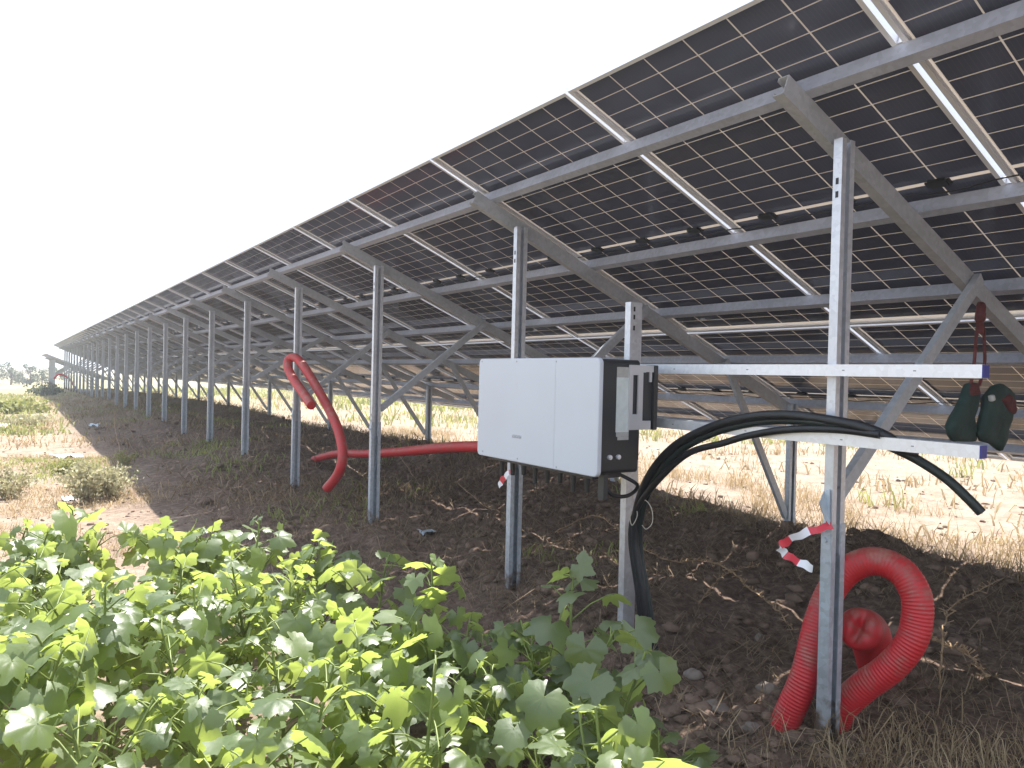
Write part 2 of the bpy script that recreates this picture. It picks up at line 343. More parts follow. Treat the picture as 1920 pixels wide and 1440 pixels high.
def build_table(name, label, y_first, ncols, posts, dz, near_detail):
    t = thing(name, label, 'solar array', (PX, y_first, 0))
    off = Vector(t.location)
    def put(o): o.parent = t; o.location = Vector(o.location)-off; return o
    y_last = y_first+ncols*PITCH_M
    # modules
    for c in range(ncols):
        for r in range(2):
            cy = y_first+(c+.5)*PITCH_M; u = r*(LEN+GAP)+LEN/2
            p = pl(u, cy, 0, dz)
            o = put(link('solar_panel', ME_LAM, None, p, (0, TH, 0)))
            link('panel_frame', ME_FRAME, o)
            if c < near_detail:
                for jy in (-.42, 0, .42): link('junction_box', ME_JB, o, (0.004, jy, -.0095))
    # purlins
    us = [.40, 1.262, 1.985]; us += [u+LEN+GAP for u in us]
    for u in us:
        b = MB(); a0 = pl(u, y_first-.08, .0665, dz); a1 = pl(u, y_last+.06, .0665, dz)
        b.prism([(-q[0], q[1]) for q in cprof(.045, .062, .003, .014)][::-1], a0, a1, (ST, 0, CT)); o = b.build('purlin', M_PURLIN, None, (0, 0, 0)); put(o)
    # string cables clipped along the middle purlins, sagging between clips
    if near_detail:
        for u in (1.215, 1.215+LEN+GAP):
            pts = []; y = y_first
            while y < y_first+near_detail*PITCH_M:
                pts.append(pl(u, y, .03+.012*rng.random(), dz)); pts.append(pl(u+.01, y+.2, .034+.016*rng.random(), dz)); y += .44
            b = MB(); b.tube(spline(pts, 3), .0035, 5); put(b.build('string_cable', M_CABLE))
    # frames
    n_r0, n_r1 = .098, .178
    prof_r = cprof(.045, .080, .004, .016); prof_p = cprof(.036, .080, .004, .027); prof_g = cprof(.044, .088, .005, .028); prof_b = cprof(.030, .055, .003, .010)
    def brace(p0, p1, y):
        dx, dz_ = p1[0]-p0[0], p1[1]-p0[1]; q = MB(); q.prism(prof_b, (p0[0], y-.004, p0[1]), (p1[0], y-.004, p1[1]), (-dz_, 0, dx)); put(q.build('brace', M_RAFTER))
    bolt_r = .011
    for y in posts:
        nm = (n_r0+n_r1)/2
        b = MB(); b.prism(prof_r, pl(.30, y+.030, nm, dz), pl(4.12, y+.030, nm, dz), (ST, 0, CT)); put(b.build('rafter', M_RAFTER))
        # tall post: upper C section on a driven ground pile
        zt = pl((PX-XT)/CT, y, 0, dz).z-.165
        zs = gz(PX, y)+.86 if dz == 0 else gz(PX, y)+.8
        b = MB(); b.prism(prof_p, (PX+0, y+.018, zs-.12), (PX+0, y+.018, zt), (1, 0, 0))
        # slots in the flange towards the camera side are dark inset plates, three by three
        for zz in (zt-.16, zt-.21, zs+.06, zs+.01): b.box((PX-.0408, y-.006, zz-.012), (PX-.0402, y+.006, zz+.012), 1)
        for zz in (zt-.03, zt-.08):
            b.tube([(PX-.012, y+.02, zz), (PX-.012, y-.012, zz)], bolt_r, 6)
        o = put(b.build('post', [M_STEEL, M_BLACK]))
        b = MB(); b.prism(prof_g, (PX, y+.0225, gz(PX, y)-.5), (PX, y+.0225, zs), (1, 0, 0))
        b.box((PX-.0470, y-.018, zs-.10), (PX-.0442, y+.018, zs-.03)); b.tube([(PX-.056, y+.004, zs-.06), (PX-.034, y+.004, zs-.06)], bolt_r, 6)
        g = b.build('ground_pile', M_PILE, o)
        # short post
        zt2 = pl((LX-XT)/CT, y, 0, dz).z-.11
        b = MB(); b.prism(prof_g, (LX, y+.031, gz(LX, y)-.5), (LX, y+.031, zt2), (1, 0, 0))
        b.tube([(LX, y+.02, zt2-.05), (LX, y-.03, zt2-.05)], bolt_r, 6); put(b.build('short_post', M_PILE))
        # braces: from the pile splice up to the rafter, and from the short post's foot up to the rafter
        brace((PX+.046, zs+.11), (3.70, pl((3.70-XT)/CT, y, .135, dz).z), y)
        brace((LX-.05, gz(LX, y)+.14), (4.52, pl((4.52-XT)/CT, y, .135, dz).z), y)
    # mid clamps on the purlins at the module joints
    if near_detail:
        for c in range(0, min(ncols, 9)):
            for u in us:
                b = MB(); p = pl(u+.018, y_first+c*PITCH_M, .0, dz)
                M = Matrix.Translation(p-off) @ Matrix.Rotation(TH, 4, 'Y')
                b.box((-.024, -.0085, -.034), (.024, .0085, .004), 0, M); b.box((-.024, -.022, .0005), (.024, .022, .0042), 0, M)
                o = b.build('module_clamp', M_RAIL, t)
    return t
NCOL = 44; YF = V0-2*PITCH_M
build_table('solar_table', 'long tilted solar array on tall galvanized posts filling the picture, white inverter before it', YF, NCOL,
            [PY0+PS*k for k in range(-1, 25)], 0, 24)
y2 = YF+NCOL*PITCH_M+.9
far = build_table('solar_table', 'small distant solar array set lower at the far end of the long one', y2, 8, [y2+.6+PS*k for k in range(0, 5)], -.55, 0)
far.location.x -= .35

# ------------------------------------------------------------------ inverter and its stand
EY = PY0+PS*.5+.05
st = thing('inverter_stand', 'bright steel stand of one slotted post and two level rails behind white inverter', 'equipment stand', (PX, EY, 0))
so = Vector(st.location)
b = MB(); zt = 1.735
b.prism([(-q[0], q[1]) for q in cprof(.040, .078, .004, .015)][::-1], (PX, EY-.02, -.5), (PX, EY-.02, zt), (1, 0, 0))
for zz in (zt-.035, zt-.075, zt-.13): b.box((PX-.020, EY-.0206, zz-.012), (PX-.008, EY-.0202, zz+.012), 1)
o = b.build('post', [M_STEEL, M_BLACK], st, -so)
XR0, XR1 = PX-.080, PX-.0395
for zc in (atX(1540, 694, XR0).z, atX(1540, 821, XR0).z):
    b = MB(); y0 = atX(1841, 700, XR0).y; y1 = 3.55
    b.prism(cprof(.041, .043, .0025, .009), ((XR0+.0), y1, zc), ((XR0+.0), y0, zc), (0, 0, 1))
    for yy in (y0+.21, y0+.47, y0+.90, y0+1.31): b.box((XR0-.0006, yy-.005, zc-.002), (XR0-.0002, yy+.005, zc+.002), 1)
    r = b.build('rail', [M_RAIL, M_MARK], st, -so)
    c = MB(); c.box((XR0+.001, y0-.004, zc-.0205), (XR1, y0+.0, zc+.0205)); c.build('end_cap', M_BLUE, r)

XI, XB = 2.10, 2.345
TL, BR = atX(898.6, 672.7, XI), atX(1119, 896.6, XI)
IY1, IY0, IZ1, IZ0 = TL.y, BR.y, TL.z, atX(900.3, 853, XI).z
IZ0 = (IZ0+BR.z)/2
inv = thing('inverter', 'white-fronted black string inverter hung on two rails before the array', 'inverter', ((XI+XB)/2, (IY0+IY1)/2, IZ0))
io = Vector(inv.location)
def rrect(y0, y1, z0, z1, r, n=6):
    out = []
    for cy, cz, a0 in ((y1-r, z1-r, 0), (y0+r, z1-r, 90), (y0+r, z0+r, 180), (y1-r, z0+r, 270)):
        for k in range(n+1): a = R(a0+90*k/n); out.append((cy+r*math.cos(a), cz+r*math.sin(a)))
    return out
def slab(mb, loops, mi=0):   # loops: list of (x, outline)
    n = len(loops[0][1]); vs = [(x, y, z) for x, ol in loops for y, z in ol]; fs = []
    for i in range(len(loops)-1):
        for k in range(n): fs.append((i*n+k, i*n+(k+1) % n, (i+1)*n+(k+1) % n, (i+1)*n+k))
    mb.add(vs, fs, mi, True); mb.add(vs[:n]+vs[-n:], [tuple(range(n)), tuple(range(n, 2*n))[::-1]], mi)
b = MB()
W = lambda d, r: rrect(IY0+d, IY1-d, IZ0+d, IZ1-d, r)
slab(b, [(XI, W(.004, .022)), (XI+.002, W(.001, .025)), (XI+.005, W(0, .026)), (XI+.022, W(0, .026))])
fc = b.build('front_cover', M_WHITE, inv, -io)
# two upright seams, one faint, as 1 mm raised beads; screws; grey name mark and faint emblem
b = MB()
ys1 = atX(1040, 760, XI).y
b.box((XI-.0008, ys1-.0012, IZ0+.006), (XI-.0002, ys1+.0012, IZ1-.006)); b.build('seam', M_FAINT, fc)
b = MB()
for q in ((904, 678), (969, 678), (1043, 678), (905, 846), (970, 860), (1043, 876)):
    p = atX(*q, XI); b.tube([(XI-.0006, p.y, p.z), (XI+.001, p.y, p.z)], .0045, 8)
b.build('screw', M_MARK, fc)
b = MB(); p = atX(968, 818.5, XI)
for k in range(7):   # illegible small grey lettering
    yy = p.y+.036-k*.0118; h = .0075
    b.box((XI-.0009, yy-.0085, p.z-h), (XI-.0003, yy-.0060, p.z+h)); 
    if k % 2: b.box((XI-.0009, yy-.0058, p.z+h-.003), (XI-.0003, yy, p.z+h)); b.box((XI-.0009, yy-.0058, p.z-h), (XI-.0003, yy, p.z-h+.003))
    else: b.box((XI-.0009, yy-.0058, p.z-.0015), (XI-.0003, yy-.001, p.z+.002)); b.box((XI-.0009, yy-.0025, p.z-h), (XI-.0003, yy, p.z-.0017))
b.build('name_mark', M_MARK, fc)
b = MB(); p = atX(968, 722, XI)
b.box((XI-.0008, p.y-.010, p.z-.018), (XI-.0003, p.y+.010, p.z-.012)); b.box((XI-.0008, p.y-.004, p.z-.008), (XI-.0003, p.y+.004, p.z+.012))
b.build('indicator', M_FAINT, fc)
b = MB(); slab(b, [(XI+.0225, rrect(IY0+.010, IY1-.010, IZ0+.010, IZ1-.004, .02)), (XB, rrect(IY0+.010, IY1-.010, IZ0+.010, IZ1-.004, .02))])
YN = IY0+.010
for k in range(16):   # cooling fins along the back
    yy = IY0+.06+k*(IY1-IY0-.12)/15; b.box((XB+.0005, yy-.002, IZ0+.06), (XB+.05, yy+.002, IZ1-.04))
hs = b.build('housing', M_HOUS, inv, -io)
# bottom connector tray, glands and handles
b = MB(); b.box((XI+.06, IY0+.10, IZ0-.022), (XB-.02, IY1-.05, IZ0+.0095)); b.build('connector_tray', M_BLACK, inv, -io)
for k, yy in enumerate(np.linspace(IY0+.08, IY1-.10, 9)):
    b = MB(); L_ = .055+.03*((k*7) % 3)/2
    b.tube([(XI+.10, yy, IZ0-.0225), (XI+.10, yy, IZ0-.0225-L_)], [.016, .012], 10); b.build('cable_gland', M_BLACK, inv, -io)
b = MB(); b.box((XI+.05, IY0+.012, IZ0-.10), (XI+.075, IY0+.05, IZ0+.0095)); b.build('foot', M_HOUS, inv, -io)
for xx in (.075, .125):
    b = MB(); p = (XI+xx, YN, IZ0+.085)
    b.tube([(p[0], YN-.012, p[2]), (p[0], YN+.0, p[2])], .011, 8); b.tube([(p[0], YN-.016, p[2]), (p[0], YN-.0125, p[2])], .006, 8); b.build('earth_bolt', M_RAIL, hs)
# side bracket and stickers on the near end
def yq(px, py): q = atY(px, py, YN-.004); return q.x, q.z
x0, z1 = yq(1158, 688); x1, z0 = yq(1179, 810)
b = MB(); b.box((x0, YN-.003, z0), (x1, YN-.0006, z1-.045)); b.build('rating_label', M_STICK, hs)
b = MB(); b.box((x0, YN-.003, z1-.0445), (x1, YN-.0006, z1)); b.box((x0+.004, YN-.003, z0-.02), (x1, YN-.0006, z0-.0005)); b.box((x0+.012, YN-.003, z0-.035), (x1, YN-.0006, z0-.0205)); b.build('rating_label', M_STICK2, hs)
x0, z1 = yq(1179, 684); x1, z0 = yq(1222, 805)
YB = YN-.012
b = MB()
xa, xb = x0+.002, x1-.004; w = (xb-xa)
b.box((xa, YB, z0), (xa+w*.14, YB+.008, z1)); b.box((xa+w*.36, YB, z0), (xa+w*.56, YB+.008, z1))
b.box((xa+w*.14, YB, z1-.045), (xa+w*.36, YB+.008, z1)); b.box((xa+w*.14, YB, z0), (xa+w*.36, YB+.008, z0+.07))
b.box((xa+w*.56, YB, z1-.03), (xb, YB+.008, z1)); b.box((xa+w*.56, YB, z0), (xb-.012, YB+.008, z0+.04)); b.box((xb-.022, YB, z1-.075), (xb-.010, YB+.008, z1-.03))
b.box((xa+.004, YB+.010, z0-.05), (xa+w*.5, YB+.05, z0+.02), 1); b.box((xa+w*.62, YB+.010, z0+.04), (xb, YB+.018, z1-.032), 1)
b.box((xb+.001, YB-.004, z0-.002), (xb+.020, YB+.05, z1+.002), 1); b.box((xb+.022, YB+.002, z0+.0), (xb+.03, YB+.05, z1), 1)
b.build('mounting_bracket', [M_BRKT, M_HOUS], inv, -io)

# ------------------------------------------------------------------ cables
def cable(name, pts, r, m, label, grp=None):
    b = MB(); b.tube(spline(pts, 10), r, 12); o = b.build(name, m); o.location = (0, 0, 0)
    return tag(o, label, 'cable', grp)
XC = XR0-.022
def gp(px, py): 
    p = atZ(px, py, 0.0)
    for _ in range(6): p = atZ(px, py, gz(p.x, p.y))
    return p
foot = atX(1219, 1215, 2.60)
A = [foot+Vector((0, 0, -.06)), atX(1206, 1120, 2.57), atX(1190, 1010, 2.55), atX(1196, 945, 2.53), atX(1222, 884, 2.50), atX(1267, 835, XC), atX(1333, 801, XC), atX(1399, 783, XC), atX(1464, 778, XC-.005), atX(1530, 784, XC+.002),
     atX(1610, 799, XC+.012), atX(1665, 820, 2.55), atX(1690, 842, 2.60), atX(1722, 850, 2.63)]
cable('power_cable', A, .0190, M_CABLE, 'thick black cable arching highest from inverter post, its blunt end below lower rail')
B = [foot+Vector((.02, -.03, -.06)), atX(1216, 1130, 2.60), atX(1199, 1020, 2.58), atX(1206, 950, 2.55), atX(1232, 892, 2.52), atX(1272, 847, XC+.015), atX(1335, 813, XC+.018), atX(1399, 795, XC+.018), atX(1464, 788, XC+.012), atX(1535, 792, XC+.004),
     atX(1610, 806, XC+.03), atX(1665, 835, 2.585), atX(1720, 862, 2.63), atX(1775, 898, 2.66), atX(1815, 935, 2.68), atX(1840, 961, 2.70)]
cable('power_cable', B, .0165, M_CABLEG, 'dark green cable bending over lower rail with free end hanging toward sunlit ground')
C = [foot+Vector((-.02, .03, -.06)), atX(1197, 1120, 2.56), atX(1183, 1010, 2.54), atX(1194, 955, 2.53), atX(1232, 903, 2.50), atX(1289, 851, XC), atX(1355, 831, XC), atX(1399, 818, XC), atX(1453, 808, XC), atX(1510, 804, XC),
     atX(1580, 806, XC+.01), atX(1650, 815, XC+.02)]
cable('power_cable', C, .0145, M_CABLE, 'lowest and thinnest black cable in arch between inverter post and tall post')
# thin wire tying the cables to the post
b = MB(); P_ = [(1183, 915), (1188, 940), (1195, 965), (1185, 985), (1182, 965), (1196, 945), (1210, 938), (1222, 955), (1223, 980), (1212, 992), (1204, 985)]
b.tube(spline([atX(q[0], q[1], 2.515+.004*(i % 3)) for i, q in enumerate(P_)], 8), .0022, 5); o = b.build('tie_wire', M_WIRE)
tag(o, 'thin pale wire looped around black cables on inverter post', 'wire')
# short black lead under the inverter
b = MB(); b.tube(spline([(XI+.10, IY0+.09, IZ0-.02), (XI+.14, IY0+.06, IZ0-.09), (XI+.26, IY0+.08, IZ0-.105), (XI+.36, IY0+.13, IZ0-.07), (XI+.30, IY0+.2, IZ0-.02)], 10), .009, 8)
o = b.build('lead', M_BLACK, inv, -io)

# ------------------------------------------------------------------ red corrugated conduits
def conduit(pts, r, label, pitch=.0135, m=None, end_open=True, seg=22, amp=.02):
    P = resample(spline(pts, 24), pitch/4); rr = []
    for i in range(len(P)): rr.append(r*(1+amp*(1 if i % 4 in (1, 2) else -.6)))
    t = thing('corrugated_conduit', label, 'conduit', (P[0].x, P[0].y, gz(P[0].x, P[0].y)), 'red corrugated conduits under the array')
    off = Vector(t.location); Q = [p-off for p in P]
    b = MB(); b.tube(Q, rr, seg, 0, False); b.build('tube_wall', m or M_RED, t)
    # inner wall and closed inside so the bore looks dark and hollow
    for e in (0, 1):
        q = Q[:14] if e == 0 else Q[::-1][:14]
        d = (q[0]-q[1]).normalized()
        b = MB(); b.tube([q[0], q[0]+d*.001]+[p+d*.0005 for p in q[:1]]+q[1:]+[q[-1]-d*.002], [r*1.0, r*.97, r*.9]+[r*.88]*(len(q)-1)+[.0005], seg, 0, False)
        b.build('bore', m or M_RED, t)
    return t
L1 = [atX(1464, 1388, 2.56)+Vector((0, 0, -.10)), atX(1471, 1360, 2.57), atX(1508, 1270, 2.62), atX(1535, 1165, 2.70), atX(1560, 1105, 2.76), atX(1595, 1066, 2.80), atX(1640, 1052, 2.83), atX(1688, 1070, 2.85), atX(1717, 1115, 2.85), atX(1719, 1165, 2.84), atX(1705, 1208, 2.82),
      atX(1668, 1252, 2.79), atX(1620, 1287, 2.76), atX(1578, 1328, 2.74), atX(1560, 1352, 2.74)+Vector((0, 0, -.06))]
conduit(L1, .055, 'red corrugated conduit standing in a tall loop behind the nearest tall post')
# the other pipe: its crumpled end points at the camera inside the loop
e0 = atX(1614, 1180, 2.88)
dirv = (CAM-e0).normalized(); back = Vector((.9, .35, -.35)).normalized()
t = thing('corrugated_conduit', 'red conduit end folded shut inside the tall red loop', 'conduit', (e0.x+.4, e0.y+.1, 0), 'red corrugated conduits under the array')
off = Vector(t.location); S = [e0+back*.75+Vector((0, 0, -.35)), e0+back*.45+Vector((0, 0, -.12)), e0+back*.2, e0-back*.02]
P = resample(spline(S, 24), .0135/4); rr = [.083*(1+.025*(1 if i % 4 in (1, 2) else -.6)) for i in range(len(P))]
d = (P[-1]-P[-2]).normalized(); a = d.orthogonal().normalized(); bb = d.cross(a); b = MB(); b.tube([p-off for p in P], rr, 26, 0, False); b.build('tube_wall', M_RED, t)
b = MB(); seg = 28; vs = []; rings = 9
for j in range(rings+1):
    q = j/rings
    for k in range(seg):
        an = 2*math.pi*k/seg; rad = .083*math.cos(q*math.pi/2*.98); bulge = .042*math.sin(q*math.pi/2)
        x, y = rad*math.cos(an), rad*math.sin(an)
        crease = -.042*math.exp(-((x*.8+y*.5)/.016)**2)*q - .012*math.exp(-((x*.3-y)/.012)**2)*q
        vs.append(P[-1]-off+a*x+bb*y+d*(bulge+crease))
b.add(vs, [(j*seg+k, j*seg+(k+1) % seg, (j+1)*seg+(k+1) % seg, (j+1)*seg+k) for j in range(rings) for k in range(seg)]+[tuple(rings*seg+k for k in range(seg))], 0, True)
b.build('folded_end', M_RED, t)
X4 = PX-.10
L2 = [atX(584, 760, X4-.12), atX(567, 735, X4-.11), atX(551, 712, X4-.10), atX(540, 690, X4-.09), atX(541, 675, X4-.06), atX(552, 670, X4-.02), atX(564, 680, X4+.01), atX(580, 703, X4+.03), atX(597, 732, X4+.05), atX(616, 766, X4+.06), atX(633, 803, X4+.06), atX(642, 843, X4+.04), atX(640, 872, X4+.02), atX(630, 895, X4), atX(612, 917, X4-.05)]
conduit(L2, .045, 'red conduit draped over the fourth tall post, bending down to the ground', m=M_REDDUSTY, seg=16)
def on_g(px, py, dz=.06): p = gp(px, py); return Vector((p.x, p.y, gz(p.x, p.y)+dz))
ga, gb = on_g(588, 884), atX(960, 843, 3.05)
g1 = [ga+Vector((0, 0, -.02))]+[ga.lerp(gb, k/5)+Vector((0, 0, .03+.012*math.sin(k*2))) for k in range(1, 6)]
for q in g1: q.z = max(q.z, gz(q.x, q.y)+.035)
conduit(g1, .045, 'red conduit lying straight along the shaded ground toward the inverter', m=M_REDDUSTY, seg=14)
gx = atX(88, 699, 1.95); 
conduit([Vector((1.9, 50, .78+gz(1.9, 50))), Vector((2.1, 50, 1.0+gz(2, 50))), Vector((2.4, 50, .95+gz(2, 50))), Vector((2.7, 50, .7+gz(2, 50))), Vector((3.0, 50.4, .2+gz(2, 50)))], .055, 'tiny distant red conduit near far end of the array', m=M_REDDUSTY, seg=8, pitch=.08)

# ------------------------------------------------------------------ bag hung from the rafter joint
YBG = PY0+.02
def pillow(mb, outline, thick, mi=0, dy=0., seed=0, wr=.35):
    """a limp fabric pouch: outline in the plane of the frame, both faces bulging and creased"""
    P0 = [atY(1740+q[0]*.2153, 560+q[1]*.2153, YBG) for q in outline]; pts = []
    for a, b_ in zip(P0, P0[1:]+P0[:1]): pts += [a.lerp(b_, t) for t in (.06, .35, .65, .94)]
    c = sum(pts, Vector())/len(pts); n = len(pts); vs = []
    prof = [(1, 0), (.975, .5), (.85, .85), (.6, 1.0), (.3, 1.02), (.06, 1.0)]
    for s_ in (-1, 1):
        for sc, h in prof:
            for p in pts:
                q = c+(p-c)*sc; k = noise.noise(Vector((q.x*26+seed, q.z*13, s_*3.)))+.5*noise.noise(Vector((q.x*60, q.z*30+seed, s_)))
                vs.append(q+Vector((0, dy+s_*thick*h*(1+wr*k), 0)))
    m_ = len(prof); fs = []
    for s_ in range(2):
        o_ = s_*m_*n
        for r_i in range(m_-1):
            for k in range(n): fs.append((o_+r_i*n+k, o_+r_i*n+(k+1) % n, o_+(r_i+1)*n+(k+1) % n, o_+(r_i+1)*n+k))
        fs.append(tuple(o_+(m_-1)*n+k for k in range(n)))
    mb.add(vs, fs, mi, True)
def q2(x, y, dy=0.): return atY(1740+x*.2153, 560+y*.2153, YBG+dy)
hook = q2(455, 90)
bag = thing('shoulder_bag', 'dark green canvas bag with red patches hanging by red straps from the array frame', 'bag', tuple(q2(420, 1300)))
bo = Vector(bag.location)
b = MB(); pillow(b, [(350, 735), (400, 728), (418, 780), (412, 900), (378, 1050), (388, 1160), (402, 1246), (215, 1244), (178, 1180), (172, 1125), (240, 970), (305, 850)], .026, 0, .0, 1, .25)
b.build('pouch', M_BAG, bag, -bo)
b = MB(); pillow(b, [(425, 850), (500, 752), (560, 735), (622, 778), (668, 830), (655, 1000), (612, 1150), (592, 1250), (556, 1325), (480, 1262), (395, 1240), (362, 1170), (392, 1050), (415, 950)], .028, 0, -.035, 5, .25)
pb = b.build('pouch', M_BAG, bag, -bo)
b = MB(); pillow(b, [(512, 868), (580, 822), (640, 880), (638, 1005), (596, 995), (545, 940)], .030, 0, -.045, 5, .25); b.build("patch", M_BAGR, pb)
b = MB(); pillow(b, [(326, 810), (352, 738), (402, 732), (414, 836), (322, 852)], .027, 0, -.004, 1, .25); b.build('patch', M_BAGR, bag, -bo)
b = MB(); pillow(b, [(418, 840), (440, 832), (446, 880), (424, 892)], .012, 0, -.06, 3); b.build('buckle', M_BAGW, bag, -bo)
for P_ in ([(440, 200), (420, 330), (402, 560), (372, 745)], [(470, 200), (488, 330), (492, 580), (445, 760)]):
    b = MB(); pts = spline([q2(x_, y_, -.02+.004*k) for k, (x_, y_) in enumerate(P_)], 6); b.tube(pts, .0075, 8); b.build('strap', M_BAGR, bag, -bo)
b = MB(); b.tube(spline([q2(448, 40, .03), q2(462, 62, -.02), q2(458, 130, -.035), q2(452, 200, -.03), q2(450, 300, -.025)], 6), [.010]*6+[.020]*6+[.022]*6+[.016]*7, 10); b.build('strap_knot', M_BAGR, bag, -bo)

# ------------------------------------------------------------------ barrier tape, plastic scraps
def tape(pts, w, label, nstripe, up=(0, 0, 1), twist=.6):
    P = spline(pts, 16); b = MB(); vs = []; n = len(P)
    for i, p in enumerate(P):
        tt = (P[min(i+1, n-1)]-P[max(0, i-1)]).normalized(); u = Vector(up)-tt*Vector(up).dot(tt); u.normalize()
        u = Matrix.Rotation(twist*math.sin(i*.13+.6), 3, tt) @ u; p = p+u*(.003*math.sin(i*.45)); vs += [p-u*w/2, p+u*w/2]
    for i in range(n-1):
        k = int((i+.0)/n*nstripe); b.add([vs[2*i], vs[2*i+1], vs[2*i+3], vs[2*i+2]], [(0, 1, 2, 3)], k % 2, True)
    o = b.build('barrier_tape', [M_TAPER, M_TAPEW]); return tag(o, label, 'tape', 'red and white barrier tape scraps')
tape([atX(1560, 985, PX-.045), atX(1520, 996, PX-.10), atX(1484, 1010, PX-.16), atX(1464, 1024, PX-.17), atX(1472, 1038, PX-.16), atX(1496, 1053, PX-.13), atX(1524, 1066, PX-.12)], .032, 'strip of red and white barrier tape fluttering from the nearest tall post', 6, (0, .3, 1), .7)
tape([atX(962, 878, 2.40), atX(952, 888, 2.39), atX(942, 900, 2.38), atX(935, 912, 2.38)], .035, 'short scrap of red and white tape just below the white inverter', 4, (0, 1, .3), .3)
def scrap(c, s, seed, m, label, name='plastic_scrap', grp='pale plastic scraps on the ground', flat=.5):
    r_ = random.Random(seed); n = 7; b = MB(); vs = []
    for j in range(n):
        for i in range(n):
            x, y = (i/(n-1)-.5), (j/(n-1)-.5); k = 1-.3*r_.random()*(abs(x)+abs(y))
            vs.append(Vector((x*s*k, y*s*k*.8, s*flat*(.25+.6*noise.noise(Vector((x*3+seed, y*3, seed)))+.2*r_.random()))))
    fs = [(j*n+i, j*n+i+1, (j+1)*n+i+1, (j+1)*n+i) for j in range(n-1) for i in range(n-1)]
    b.add(vs, fs, 0, True); zmin = min(v.z for v in vs); o = b.build(name, m); o.location = Vector(c)-Vector((0, 0, zmin+.01)); o.rotation_euler = (0, 0, r_.random()*6)
    return tag(o, label, 'scrap', grp)
p = on_g(132, 938, 0); scrap(p, .16, 3, M_PLASTIC, 'white crumpled plastic scrap beside the grey-green shrub')
p = on_g(12, 802, 0); scrap(p, .3, 5, M_PLASTIC, 'white plastic scrap on bare ground at the left border')
p = on_g(176, 800, 0); scrap(p, .24, 8, M_PLASTICB, 'bluish white plastic scrap standing at the shadow border', flat=.6)
p = on_g(125, 858, 0); scrap(p, .42, 9, M_PLASTIC, 'flattened white sheet scrap above the long green weed tuft', flat=.25)
p = on_g(800, 992, 0); scrap(p, .16, 11, M_PLASTICB, 'grey blue plastic scrap in the shade under the array', flat=.4)
b = MB(); q = [atX(1546, 922, PX-.05), atX(1556, 918, PX-.05), atX(1556, 985, PX-.05), atX(1548, 975, PX-.08), atX(1537, 945, PX-.10)]
b.add(q+[v+Vector((.012, .012, 0)) for v in q], [(0, 1, 2, 3, 4), (9, 8, 7, 6, 5)]+[(i, (i+1) % 5, 5+(i+1) % 5, 5+i) for i in range(5)]); o = b.build('plastic_scrap', M_PLASTICB)
tag(o, 'bluish plastic flap stuck to the nearest tall post above red white tape', 'scrap')

# ------------------------------------------------------------------ numpy blade fields (stuff)
def quads_object(name, V, F, m, label, kind='stuff'):
    me = bpy.data.meshes.new(name); nv, nf = len(V), len(F); k = F.shape[1]
    me.vertices.add(nv); me.vertices.foreach_set('co', V.astype(np.float32).ravel())
    me.loops.add(nf*k); me.loops.foreach_set('vertex_index', F.astype(np.int32).ravel())
    me.polygons.add(nf); me.polygons.foreach_set('loop_start', np.arange(0, nf*k, k, dtype=np.int32)); me.polygons.foreach_set('loop_total', np.full(nf, k, np.int32))
    me.update(calc_edges=True); me.validate(); me.materials.append(m); o = link(name, me)
    if kind: tag(o, label, None, None, kind)
    return o
def blades(bases, h, w, lean, rs):
    """each blade: a bent strip of two quads narrowing to its tip"""
    n = len(bases); az = rs.uniform(0, 2*np.pi, n); d = np.stack([np.cos(az), np.sin(az), 0*az], 1); s = np.stack([-np.sin(az), np.cos(az), 0*az], 1)
    tw = rs.uniform(0, np.pi, n); s2 = s*np.cos(tw)[:, None]+d*np.sin(tw)[:, None]
    ln = (lean*rs.uniform(.3, 1.4, n))[:, None]; H = h[:, None]; Wd = w[:, None]; up = np.array([0, 0, 1.])
    p0 = bases; p1 = bases+up*H*.55+d*H*ln*.35; p2 = bases+up*H*np.clip(1-.5*ln, .05, 1)+d*H*ln
    V = np.stack([p0-s2*Wd*.5, p0+s2*Wd*.5, p1-s2*Wd*.42, p1+s2*Wd*.42, p2-s2*Wd*.1, p2+s2*Wd*.1], 1).reshape(-1, 3)
    i = np.arange(n)[:, None]*6; F = np.concatenate([i+np.array([[0, 1, 3, 2]]), i+np.array([[2, 3, 5, 4]])])
    return V, F
rs = np.random.RandomState(3)
def field(n, xr, yr, patch=1.0, thr=-.1, ypow=1.0, clump=.06, seed=0, per=8):
    """clumped random base points, kept where a slow noise is high"""
    out = []
    while len(out) < n:
        x = rs.uniform(*xr); y = yr[0]+(yr[1]-yr[0])*rs.uniform()**ypow
        if noise.noise(Vector((x*patch+seed, y*patch, seed))) < thr: continue
        c = clump*(1+y*.03)
        for _ in range(per):
            a, b_ = x+rs.normal()*c, y+rs.normal()*c; out.append((a, b_, gz(a, b_)-.01))
    return np.array(out[:n])
def joinv(parts):
    V = []; F = []; b = 0
    for v, f in parts: V.append(v); F.append(f+b); b += len(v)
    return np.concatenate(V), np.concatenate(F)
def bl(bases, h0, h1, w0, w1, lean):
    n = len(bases); return blades(bases, rs.uniform(h0, h1, n), rs.uniform(w0, w1, n), lean, rs)
